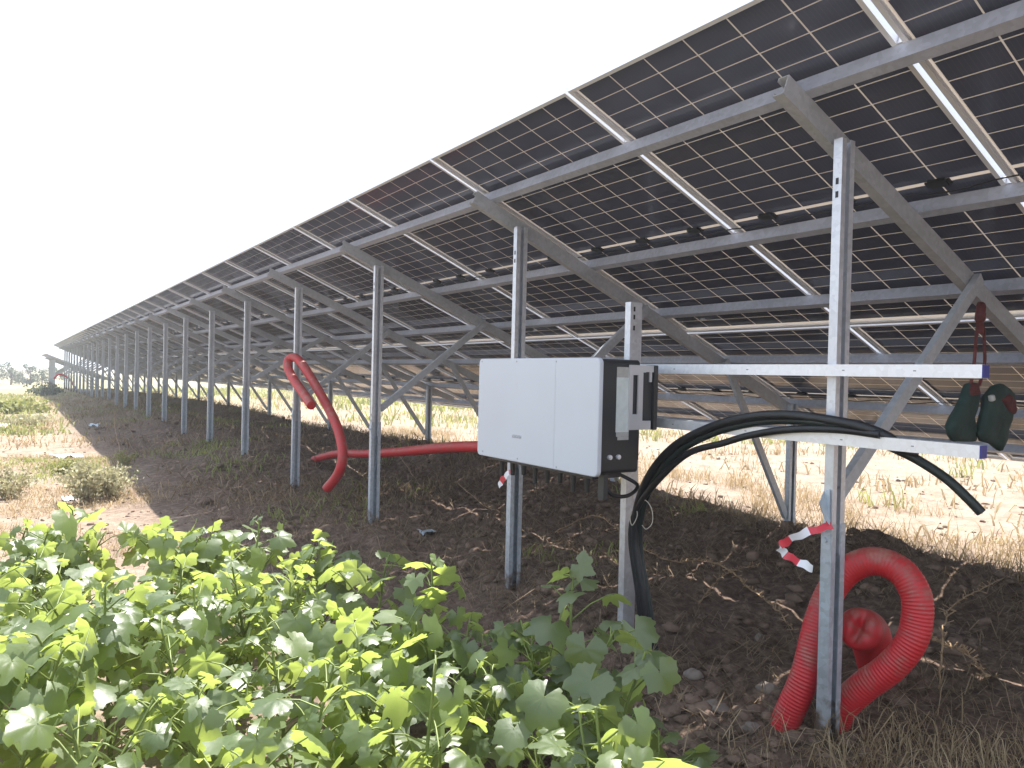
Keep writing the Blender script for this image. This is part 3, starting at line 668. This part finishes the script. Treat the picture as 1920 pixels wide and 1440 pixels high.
straw = [bl(field(1500, (2.3, 4.6), (.5, 1.75), .9, -.25, seed=2, per=14, clump=.07), .06, .24, .0025, .005, .9),
         bl(field(450, (1.9, 3.0), (1.15, 1.6), .9, -.25, seed=2, per=12), .05, .18, .0025, .004, .9),
         bl(field(7000, (-.6, 1.3), (5.2, 13), .8, .02, seed=4, per=16, clump=.07), .03, .13, .004, .008, 1.0),
         bl(field(5000, (-4, 1.2), (12, 45), .35, .0, seed=4, per=14, clump=.12), .06, .22, .012, .025, 1.0),
         bl(field(9000, (5.4, 8.2), (1.8, 16), .7, -.05, seed=8, per=14, clump=.09), .06, .26, .005, .010, .8),
         bl(field(9000, (6.0, 24), (2, 60), .3, -.05, 1.3, seed=8, per=12, clump=.16), .08, .30, .012, .03, .8)]
V, F = joinv(straw); quads_object('dry_grass', V, F, M_GRASS, 'pale dry straw grass scattered over the ground')
lit = [bl(field(15000, (1.4, 6.2), (1.1, 9), .9, -.2, seed=12, per=9, clump=.13), .03, .17, .003, .007, 1.9),
       bl(field(9000, (1.3, 6.2), (7, 40), .6, -.1, seed=12, per=10, clump=.15), .05, .25, .008, .016, 1.3)]
V, F = joinv(lit); quads_object('grass_litter', V, F, M_STRAWD, 'brown grass litter over the shaded soil')
wd = [bl(field(1800, (-.4, 1.1), (9, 14), .7, .15, seed=21, per=30, clump=.10), .03, .10, .008, .016, .8),
      bl(field(5000, (-4, .6), (17, 46), .3, -.1, seed=22, per=20, clump=.25), .08, .22, .03, .06, .7),
      bl(field(2600, (1.7, 5.5), (4, 26), .6, .18, seed=23, per=16, clump=.10), .05, .18, .008, .018, .9),
      bl(field(2200, (8.0, 19), (4.5, 22), .35, .05, seed=24, per=26, clump=.16), .10, .32, .015, .03, .7),
      bl(field(4500, (8.0, 26), (14, 70), .3, -.15, seed=25, per=22, clump=.3), .18, .5, .03, .07, .7)]
V, F = joinv(wd); quads_object('low_weeds', V, F, M_WEED, 'low yellow-green weeds over the open field')

# soil clods
ico = [Vector(v).normalized() for v in ((0, -.53, .85), (0, .53, .85), (0, -.53, -.85), (0, .53, -.85), (.85, 0, .53), (-.85, 0, .53), (.85, 0, -.53), (-.85, 0, -.53), (.53, .85, 0), (-.53, .85, 0), (.53, -.85, 0), (-.53, -.85, 0))]
icf = [(0, 4, 1), (0, 1, 5), (0, 5, 11), (0, 11, 10), (0, 10, 4), (1, 4, 8), (1, 8, 9), (1, 9, 5), (5, 9, 7), (5, 7, 11), (11, 7, 2), (11, 2, 10), (10, 2, 6), (10, 6, 4), (4, 6, 8), (3, 9, 8), (3, 8, 6), (3, 6, 2), (3, 2, 7), (3, 7, 9)]
ICO = np.array(ico); ICF = np.array(icf)
def clods(n, xr, yr, s0, s1, pw=2.5):
    parts = []
    for _ in range(n):
        x, y = rs.uniform(*xr), rs.uniform(*yr); s = s0+(s1-s0)*rs.uniform()**pw
        v = ICO*(1+rs.uniform(-.42, .30, (12, 1)))*s*np.array([1, rs.uniform(.6, 1.2), rs.uniform(.35, .75)]); a = rs.uniform(0, 6.28)
        v = v @ np.array([[math.cos(a), math.sin(a), 0], [-math.sin(a), math.cos(a), 0], [0, 0, 1]]); parts.append((v+np.array([x, y, gz(x, y)+s*.15]), ICF))
    return parts
cl = clods(1700, (1.35, 2.7), (1.1, 3.2), .006, .045, 3)+clods(2200, (2.4, 6.0), (1.6, 7), .008, .065, 3.5)+clods(500, (1.4, 6), (6, 18), .015, .08, 3)+clods(500, (-.5, 1.3), (4.5, 14), .006, .03)+clods(400, (5.5, 12), (2, 12), .01, .05)
M_CLOD = mat('soil_clod', (.18, .126, .094), .95, var=.4, scale=6, bump=.9, bscale=60, spec=.15)
V, F = joinv(cl); quads_object('soil_clods', V, F, M_CLOD, 'crumbled brown soil clods around the posts')
# a few large pale stones one can tell apart
def stone(p, s, seed, label):
    r_ = np.random.RandomState(seed); b = MB(); vs = []; fs = []; nu, nv = 18, 10
    for j in range(nv+1):
        for i in range(nu):
            th_, ph = math.pi*j/nv, 2*math.pi*i/nu; d = Vector((math.sin(th_)*math.cos(ph), math.sin(th_)*math.sin(ph), math.cos(th_)))
            k = 1+.35*noise.noise(d*1.3+Vector((seed, 0, 0)))+.16*noise.noise(d*3.4+Vector((0, seed, 0)))+.07*noise.noise(d*8+Vector((0, 0, seed)))
            vs.append(Vector((d.x*s*k, d.y*s*k*.75, d.z*s*k*.55)))
    fs = [(j*nu+i, j*nu+(i+1) % nu, (j+1)*nu+(i+1) % nu, (j+1)*nu+i) for j in range(nv) for i in range(nu)]
    b.add(vs, fs, 0, True); o = b.build('stone', M_STONE); o.location = (p.x, p.y, gz(p.x, p.y)+s*.02); o.rotation_euler = (0, 0, seed)
    tag(o, label, 'stone', 'pale stones by the nearest post')
stone(gp(1345, 1330), .062, 2, 'pale rough stone, widest of those left of the red loop')
stone(gp(1405, 1365), .040, 3, 'small pale stone just left of the red loop foot')
stone(gp(1440, 1300), .045, 5, 'pale stone half hidden against the red loop')
stone(gp(1300, 1265), .045, 6, 'brownish stone behind the pale stones, toward the cables')
stone(gp(1425, 1195), .04, 7, 'flat grey stone on the dark soil above the pale stones')

# ------------------------------------------------------------------ broad-leaved foreground plants
def leaf_template(r_):
    """lobed blade: base at origin, length along +x"""
    n = 46; ph = np.linspace(-2.75, 2.75, n); lob = np.zeros(n)
    lk = r_.uniform(.6, 1.2)
    for c, a, wd_ in ((0, .38, .34), (.88, .27, .30), (-.88, .27, .30), (1.78, .17, .34), (-1.78, .17, .34)):
        lob += a*lk*(1+r_.uniform(-.3, .3))*np.exp(-((ph-c)/wd_)**2)
    rad = .37+.20*(1.15-lk)+lob*.74+.026*np.sin(ph*r_.uniform(15, 19)+r_.uniform(0, 6))+r_.uniform(-.018, .018, n); rad *= np.where(np.abs(ph) > 2.3, .9, 1)
    rings = [.0, .35, .7, 1.0]; V = []
    for q in rings:
        x = rad*np.cos(ph)*q; y = rad*np.sin(ph)*q
        V.append(np.stack([x, y, np.zeros(n)], 1) if q else np.zeros((1, 3)))
    V = np.concatenate(V); F4 = []; F3 = []
    for i in range(n-1): F3.append((0, 1+i, 2+i))
    for k in range(2):
        o_ = 1+k*n
        for i in range(n-1): F4.append((o_+i, o_+n+i, o_+n+i+1, o_+i+1))
    x, y = V[:, 0], V[:, 1]; rr = np.hypot(x, y); an = np.arctan2(y, x)
    cup, fold = r_.uniform(.1, .9), r_.uniform(-.01, .05)
    V[:, 2] = -cup*rr**2*.8 - .20*np.clip(x, 0, 1)**2*r_.uniform(0, 1.2) + fold*np.cos(an*7.1)*rr + .05*np.sin(5*x+r_.uniform(0, 6))*rr + .06*np.sin(6*y+r_.uniform(0, 6))*rr + r_.normal()*.25*y*rr + r_.uniform(-.3, .5)*np.abs(y)*rr
    return V, F3, F4
def plant(x, y, h, nl, ls, label, seed, lean=(0, 0), group=None, topk=.55):
    r_ = np.random.RandomState(seed); z0 = gz(x, y)
    t = thing('broadleaf_plant', label, 'plant', (x, y, z0), group)
    stem = MB(); leafV, L3, L4 = [], [], []; nb = 0
    def add_leaf(base, dirh, pet, size, droop):
        nonlocal nb
        up = r_.uniform(.25, .9); tip = base+Vector((dirh.x*pet, dirh.y*pet, pet*up))
        stem.tube([base, base.lerp(tip, .5)+Vector((0, 0, pet*.10)), tip], [.0032, .0025, .002], 5, 0, False)
        V, F3, F4 = leaf_template(r_)
        yaw_ = math.atan2(dirh.y, dirh.x)+r_.normal()*.45
        M = Matrix.Rotation(yaw_, 3, 'Z') @ Matrix.Rotation(droop, 3, 'Y') @ Matrix.Rotation(r_.normal()*.6, 3, 'X')
        W_ = (V*size) @ np.array(M).T+np.array(tip); leafV.append(W_)
        L3.extend([tuple(nb+i for i in f) for f in F3]); L4.extend([tuple(nb+i for i in f) for f in F4]); nb += len(V)
    ax = [Vector((0, 0, -.03))]; d = Vector((lean[0], lean[1], 1)).normalized(); n = 7
    for i in range(n): d = (d+Vector((r_.normal()*.07, r_.normal()*.07, .05))).normalized(); ax.append(ax[-1]+d*(h/n))
    P = spline(ax, 3); stem.tube(P, [.0085*(1-.62*i/len(P)) for i in range(len(P))], 7, 0)
    axes = [(P, h, nl)]
    for _ in range(r_.randint(2, 4)):   # side branches
        i = r_.randint(int(len(P)*.2), int(len(P)*.6)); a = r_.uniform(0, 6.28); L_ = h*r_.uniform(.3, .55)
        d = Vector((math.cos(a)*.8, math.sin(a)*.8, .75)).normalized(); q = [P[i]]
        for k in range(4): d = (d+Vector((r_.normal()*.08, r_.normal()*.08, .12))).normalized(); q.append(q[-1]+d*L_/4)
        Q = spline(q, 3); stem.tube(Q, [.0055*(1-.5*k/len(Q)) for k in range(len(Q))], 6, 0, False); axes.append((Q, L_, max(4, int(nl*.36))))
    ga = r_.uniform(0, 6.28)
    for Q, L_, cnt in axes:
        for k in range(cnt):
            f = .22+.76*(k+.5)/cnt; p = Q[min(len(Q)-1, int(f*len(Q)))]; ga += 2.4+r_.normal()*.3
            top = f > .86; s = ls*(r_.uniform(.55, 1.3))*(topk if top else (1.0 if f > .4 else .9))
            add_leaf(p, Vector((math.cos(ga), math.sin(ga), 0)), (.035 if top else r_.uniform(.07, .14)), s, (r_.uniform(-.5, .5) if top else r_.uniform(-.25, 1.3)))
    stem.build('stem', M_STEM, t)
    me = bpy.data.meshes.new('foliage'); me.from_pydata(np.concatenate(leafV).tolist(), [], L3+L4); me.polygons.foreach_set('use_smooth', [True]*len(me.polygons)); me.materials.append(M_LEAF)
    link('foliage', me, t); return t
def ground_under(px, py, depth):
    r = ray(px, py); p = CAM+r*depth; return p
PG = 'broad-leaved green plants of the foreground patch'
hero = [  # pixel of the plant's top, its depth along the view, leaf size, leaves, label
    (815, 1030, 2.75, .125, 17, 'tall green plant standing clear in front of the inverter posts, large lobed leaves'),
    (1045, 1045, 2.45, .120, 17, 'tall green plant with small top leaves, below the white inverter, right of another tall one'),
    (1125, 1180, 2.05, .125, 14, 'green plant at the patch border beside the foot of the inverter post'),
    (1175, 1285, 1.75, .115, 9, 'low plant with leaf stalks reaching out over bare soil, rightmost of the patch'),
    (1150, 1370, 1.45, .105, 9, 'lowest plant at the bottom border of the patch beside bare soil'),
    (610, 995, 3.55, .115, 16, 'green plant at the back of the patch nearest the third tall post'),
    (690, 1015, 3.15, .115, 13, 'green plant with one broad upright leaf before the third tall post'),
    (395, 975, 3.9, .120, 16, 'green plant at the back of the patch, top over the shadow border'),
    (110, 985, 3.9, .125, 16, 'green plant with one dark upright leaf at the back left of the patch'),
]
for i, (px, py, dep, ls, nl, lab) in enumerate(hero):
    p = ground_under(px, py, dep); g = gz(p.x, p.y); h = max(.25, p.z-g-.02)
    plant(p.x, p.y, h, nl, ls*.95, lab, 100+i, (0, 0), None, .85)
spots = []
r_ = random.Random(11)
def ok(x, y): return all((x-a)**2+(y-b)**2 > .218**2 for a, b in spots)
tries = 0
while len(spots) < 70 and tries < 6000:
    tries += 1; x, y = r_.uniform(-.42, 1.5), r_.uniform(.85, 5.0); dep = x*.555+y*.832
    if dep > 3.95-.10*r_.random() or dep < 1.15: continue
    if x > 1.50-.24*max(0, y-2.0): continue
    if ok(x, y): spots.append((x, y))
for i, (x, y) in enumerate(spots):
    h = .46+.20*r_.random()
    if x > 1.15: h *= .8
    dep = x*.555+y*.832
    if dep < 1.6: h *= .8
    plant(x, y, h, 17 if h > .45 else 14, r_.uniform(.088, .124), 'leafy green plant within the dense sunlit foreground patch', 300+i, (r_.uniform(-.15, .15), r_.uniform(-.15, .15)), PG)

# ------------------------------------------------------------------ shrubs, trees, dry stalks
def shrub(px, py, r, h, n, m, label, seed, stretch=1.0, grp='scrub bushes on the sunlit ground left of the array'):
    p = gp(px, py); r2 = np.random.RandomState(seed); t = thing('shrub', label, 'shrub', (p.x, p.y, gz(p.x, p.y)), grp)
    st_ = MB(); V = []; F = []; nb = 0
    for k in range(16):
        a = r2.uniform(0, 6.28); rr = r*math.sqrt(r2.uniform()); top = Vector((math.cos(a)*rr*stretch, math.sin(a)*rr, h*(1-.35*(rr/r)**2)*r2.uniform(.75, 1.1)))
        q = spline([Vector((top.x*.12, top.y*.12, -.01)), Vector((top.x*.45, top.y*.45, top.z*.55)), top], 4); st_.tube(q, [.006*(1-.07*i) for i in range(len(q))], 5)
        m_ = n//16
        for _ in range(m_):
            f = r2.uniform(.25, 1.02); c = np.array(q[min(len(q)-1, int(f*len(q)))])+r2.normal(size=3)*r*.13
            a1 = r2.normal(size=3); a1[2] += .8; a1 /= np.linalg.norm(a1); a2 = np.cross(a1, r2.normal(size=3)); a2 /= np.linalg.norm(a2); L_ = r*r2.uniform(.10, .22); w_ = L_*.28
            V += [c-a1*L_*.5, c+a2*w_, c+a1*L_*.5, c-a2*w_]; F.append((nb, nb+1, nb+2, nb+3)); nb += 4
    st_.build('stem', M_TWIG, t); me = bpy.data.meshes.new('foliage'); me.from_pydata([tuple(v) for v in V], [], F); me.materials.append(m); link('foliage', me, t)
shrub(166, 942, .26, .40, 1600, M_SAGE, 'grey-green rounded shrub, darkest and closest on the sunlit ground at left', 1)
shrub(208, 935, .24, .30, 1100, M_SAGE, 'paler low shrub touching the right side of the rounded grey-green shrub', 2)
shrub(14, 936, .22, .30, 1200, M_SAGE, 'sparse pale shrub cut by the left border', 3)
shrub(115, 888, .20, .16, 1000, M_WEED, 'long low yellow-green weed tuft on bare ground', 4, 1.5)
shrub(48, 800, .42, .24, 700, M_SAGE, 'dusty low bush on the far left beside white scrap', 5, 1.4)
shrub(14, 775, .8, .26, 800, M_WEED, 'yellow-green bush farther back at the left border', 6, 1.3)
shrub(84, 742, .8, .5, 900, M_TREE, 'dark low bush by the far foot of the array', 7)
shrub(236, 872, .16, .20, 500, M_WEED, 'small green weed right on the shadow border', 8)
def tree(x, y, h, w, seed, label):
    r2 = np.random.RandomState(seed); z0 = gz(x, y); t = thing('tree', label, 'tree', (x, y, z0), 'distant trees along the field edge')
    tr = MB(); tr.tube([(0, 0, -.2), (.03*h, .02*h, h*.25), (.02*h, 0, h*.55), (0, 0, h*.85)], [.045*h, .035*h, .024*h, .008*h], 8)
    V = []; F = []; nb = 0; cs = []
    for k in range(11):
        a = r2.uniform(0, 6.28); rr = w*.40*math.sqrt(r2.uniform()); zz = h*r2.uniform(.12, .9); cs.append((np.array([math.cos(a)*rr, math.sin(a)*rr, zz]), w*r2.uniform(.13, .27)))
        tr.tube([(0.01*h, 0, h*.3), tuple(cs[-1][0])], [.016*h, .006*h], 5, 0, False)
    for c, s in cs:
        for _ in range(95):
            d = r2.normal(size=3); d /= np.linalg.norm(d); p = c+d*s*r2.uniform(.35, 1.05); a1 = r2.normal(size=3); a1 /= np.linalg.norm(a1); a2 = np.cross(a1, r2.normal(size=3)); a2 /= np.linalg.norm(a2); q = h*r2.uniform(.022, .045)
            V += [p-a1*q, p+a2*q*.6, p+a1*q, p-a2*q*.6]; F.append((nb, nb+1, nb+2, nb+3)); nb += 4
    tr.build('trunk', M_BARK, t); me = bpy.data.meshes.new('crown'); me.from_pydata([tuple(v) for v in V], [], F); me.materials.append(M_TREE); link('crown', me, t)
for i, (px, dep, h, w, lab) in enumerate([(-18, 95, 2.1, 3.2, 'round grey-green tree cut by the left border, far off'), (20, 92, 2.35, 2.6, 'tallest rounded distant tree at the left, between two others'),
        (42, 96, 1.9, 2.4, 'lower distant tree just left of a narrow dark one'), (56, 92, 2.2, 1.2, 'narrow dark distant tree with open sky on its right'), (78, 88, 1.7, 2.0, 'dark green distant tree against the far end of the arrays'), (100, 100, 2.2, 2.8, 'distant tree half hidden behind the far array')]):
    d = ray(px, 720); k = dep/d.y; tree(d.x*k, dep, h, w, 40+i, lab)
# hazy-headed dry stalks and thorny runners under the array
def stalk(pts, r, label, seed, thorns=True):
    r2 = random.Random(seed); P = spline(pts, 8); b = MB(); P = [p+Vector((r2.uniform(-1, 1), r2.uniform(-1, 1), r2.uniform(-1, 1)))*.006 for p in P]
    b.tube(P, [r*(1-.5*i/len(P)) for i in range(len(P))], 6)
    if thorns:
        for p in P[2::1]:
            for _ in range(2):
                d = Vector((r2.uniform(-1, 1), r2.uniform(-1, 1), r2.uniform(-.3, 1))); d.normalize(); q = p+d*r2.uniform(.012, .04); b.tube([p, q], [r*.4, r*.7], 4)
    o = b.build('dry_stalk', M_TWIG); tag(o, label, 'dry stalk', 'dry prickly stalks under the array')
stalk([on_g(860, 930, .05), on_g(905, 962, .07), on_g(950, 985, .05)], .005, 'dry stalk on shaded soil behind the second tall post, left of it', 1)
stalk([on_g(1040, 1010, .04), on_g(1110, 990, .10), on_g(1150, 1000, .06), on_g(1200, 1040, .07), on_g(1260, 1068, .06), on_g(1320, 1075, .08)], .006, 'long tan stalk crossing the shaded soil behind the inverter post', 2)
stalk([on_g(1325, 1078, .08), on_g(1370, 1098, .09), on_g(1410, 1130, .07), on_g(1450, 1165, .05), on_g(1485, 1192, .03)], .0065, 'tan prickly stalk pointing down toward the red loop', 3)
stalk([on_g(1310, 1142, .04), on_g(1350, 1105, .08), on_g(1390, 1085, .10), on_g(1420, 1078, .06)], .004, 'thin forked stalk crossing the tan prickly one', 4)
stalk([on_g(1725, 1205, .05), on_g(1775, 1235, .09), on_g(1820, 1262, .07), on_g(1850, 1280, .05)], .007, 'tan stalk right of the red loop, sloping down', 5)
stalk([on_g(1760, 1300, .02), on_g(1768, 1240, .14), on_g(1790, 1185, .16), on_g(1850, 1130, .10), on_g(1915, 1088, .06)], .0045, 'knobbly stalk rising from the right border behind the red loop', 6)
stalk([on_g(735, 870, .05), on_g(775, 905, .08), on_g(790, 925, .05)], .004, 'short dry stalk by the third tall post', 7)
stalk([on_g(225, 850, .02), on_g(215, 820, .20), on_g(214, 800, .30)], .006, 'upright pale stalk standing on the shadow border', 8)
pr = gp(850, 800)
b = MB(); q = [Vector((5.9, 8.0, gz(5.9, 8))), Vector((5.95, 8.05, .25)), Vector((5.85, 8.1, .5)), Vector((6.0, 8.1, .72))]; 
b.tube(spline(q, 6), .012, 6)
for k in range(40):
    a = q[1].lerp(q[3], rng.random()); e = a+Vector((rng.uniform(-.22, .22), rng.uniform(-.22, .22), rng.uniform(-.02, .22))); b.tube([a, e], [.005, .003], 4)
    for _ in range(3): e2 = e+Vector((rng.uniform(-.05, .05), rng.uniform(-.05, .05), rng.uniform(-.04, .04))); b.tube([e, e2], [.004, .008], 4)
o = b.build('dry_weed', M_TWIG); tag(o, 'dry branching weed at the low side of the array, seen left of the inverter', 'dry weed')

# ------------------------------------------------------------------ light
sv = Vector((.36, .30, 1.0)).normalized(); el = math.asin(sv.z); az = math.atan2(sv.x, sv.y)
w = bpy.data.worlds.new('World'); scn.world = w; w.use_nodes = True; nt = w.node_tree; bg = nt.nodes['Background']
sky = nt.nodes.new('ShaderNodeTexSky'); sky.sky_type = 'NISHITA'; sky.sun_disc = False; sky.sun_elevation = el; sky.sun_rotation = az
sky.air_density = 1.0; sky.dust_density = 2.0; sky.ozone_density = 1.0; sky.altitude = 50
# thin bright haze over the whole sky, as on a white-hot summer day
hz = nt.nodes.new('ShaderNodeMix'); hz.data_type = 'RGBA'; hz.inputs[0].default_value = .70; hz.inputs[7].default_value = (3.3, 3.65, 4.15, 1)
nt.links.new(sky.outputs[0], hz.inputs[6]); nt.links.new(hz.outputs[2], bg.inputs['Color']); bg.inputs['Strength'].default_value = .15
sd = bpy.data.lights.new('sun', 'SUN'); sd.energy = 4.8; sd.angle = R(.5); sd.color = (1.0, .965, .91)
so_ = bpy.data.objects.new('sun', sd); col.objects.link(so_); so_.rotation_euler = sv.to_track_quat('Z', 'Y').to_euler()
vs = scn.view_settings; vs.view_transform = 'Standard'; vs.look = 'None'; vs.exposure = 1.45; vs.gamma = 1; vs.use_curve_mapping = False
scn.cycles.max_bounces = 8; scn.cycles.diffuse_bounces = 4; scn.cycles.glossy_bounces = 4; scn.cycles.transmission_bounces = 4
scn.cycles.use_denoising = True

# ------------------------------------------------------------------ summer haze in the air
b = MB(); b.box((-900, -260, -4), (900, 2600, 6)); me = b.mesh('haze', []); hzm = bpy.data.materials.new('haze_air'); hzm.use_nodes = True
N = hzm.node_tree.nodes; N.remove(N['Principled BSDF']); pv = N.new('ShaderNodeVolumePrincipled'); pv.inputs['Color'].default_value = (.93, .96, 1, 1); pv.inputs['Density'].default_value = .0026
pv.inputs['Anisotropy'].default_value = .2
hzm.node_tree.links.new(pv.outputs[0], N['Material Output'].inputs['Volume']); me.materials.append(hzm); tag(link('haze', me), None, None, None, 'stuff')
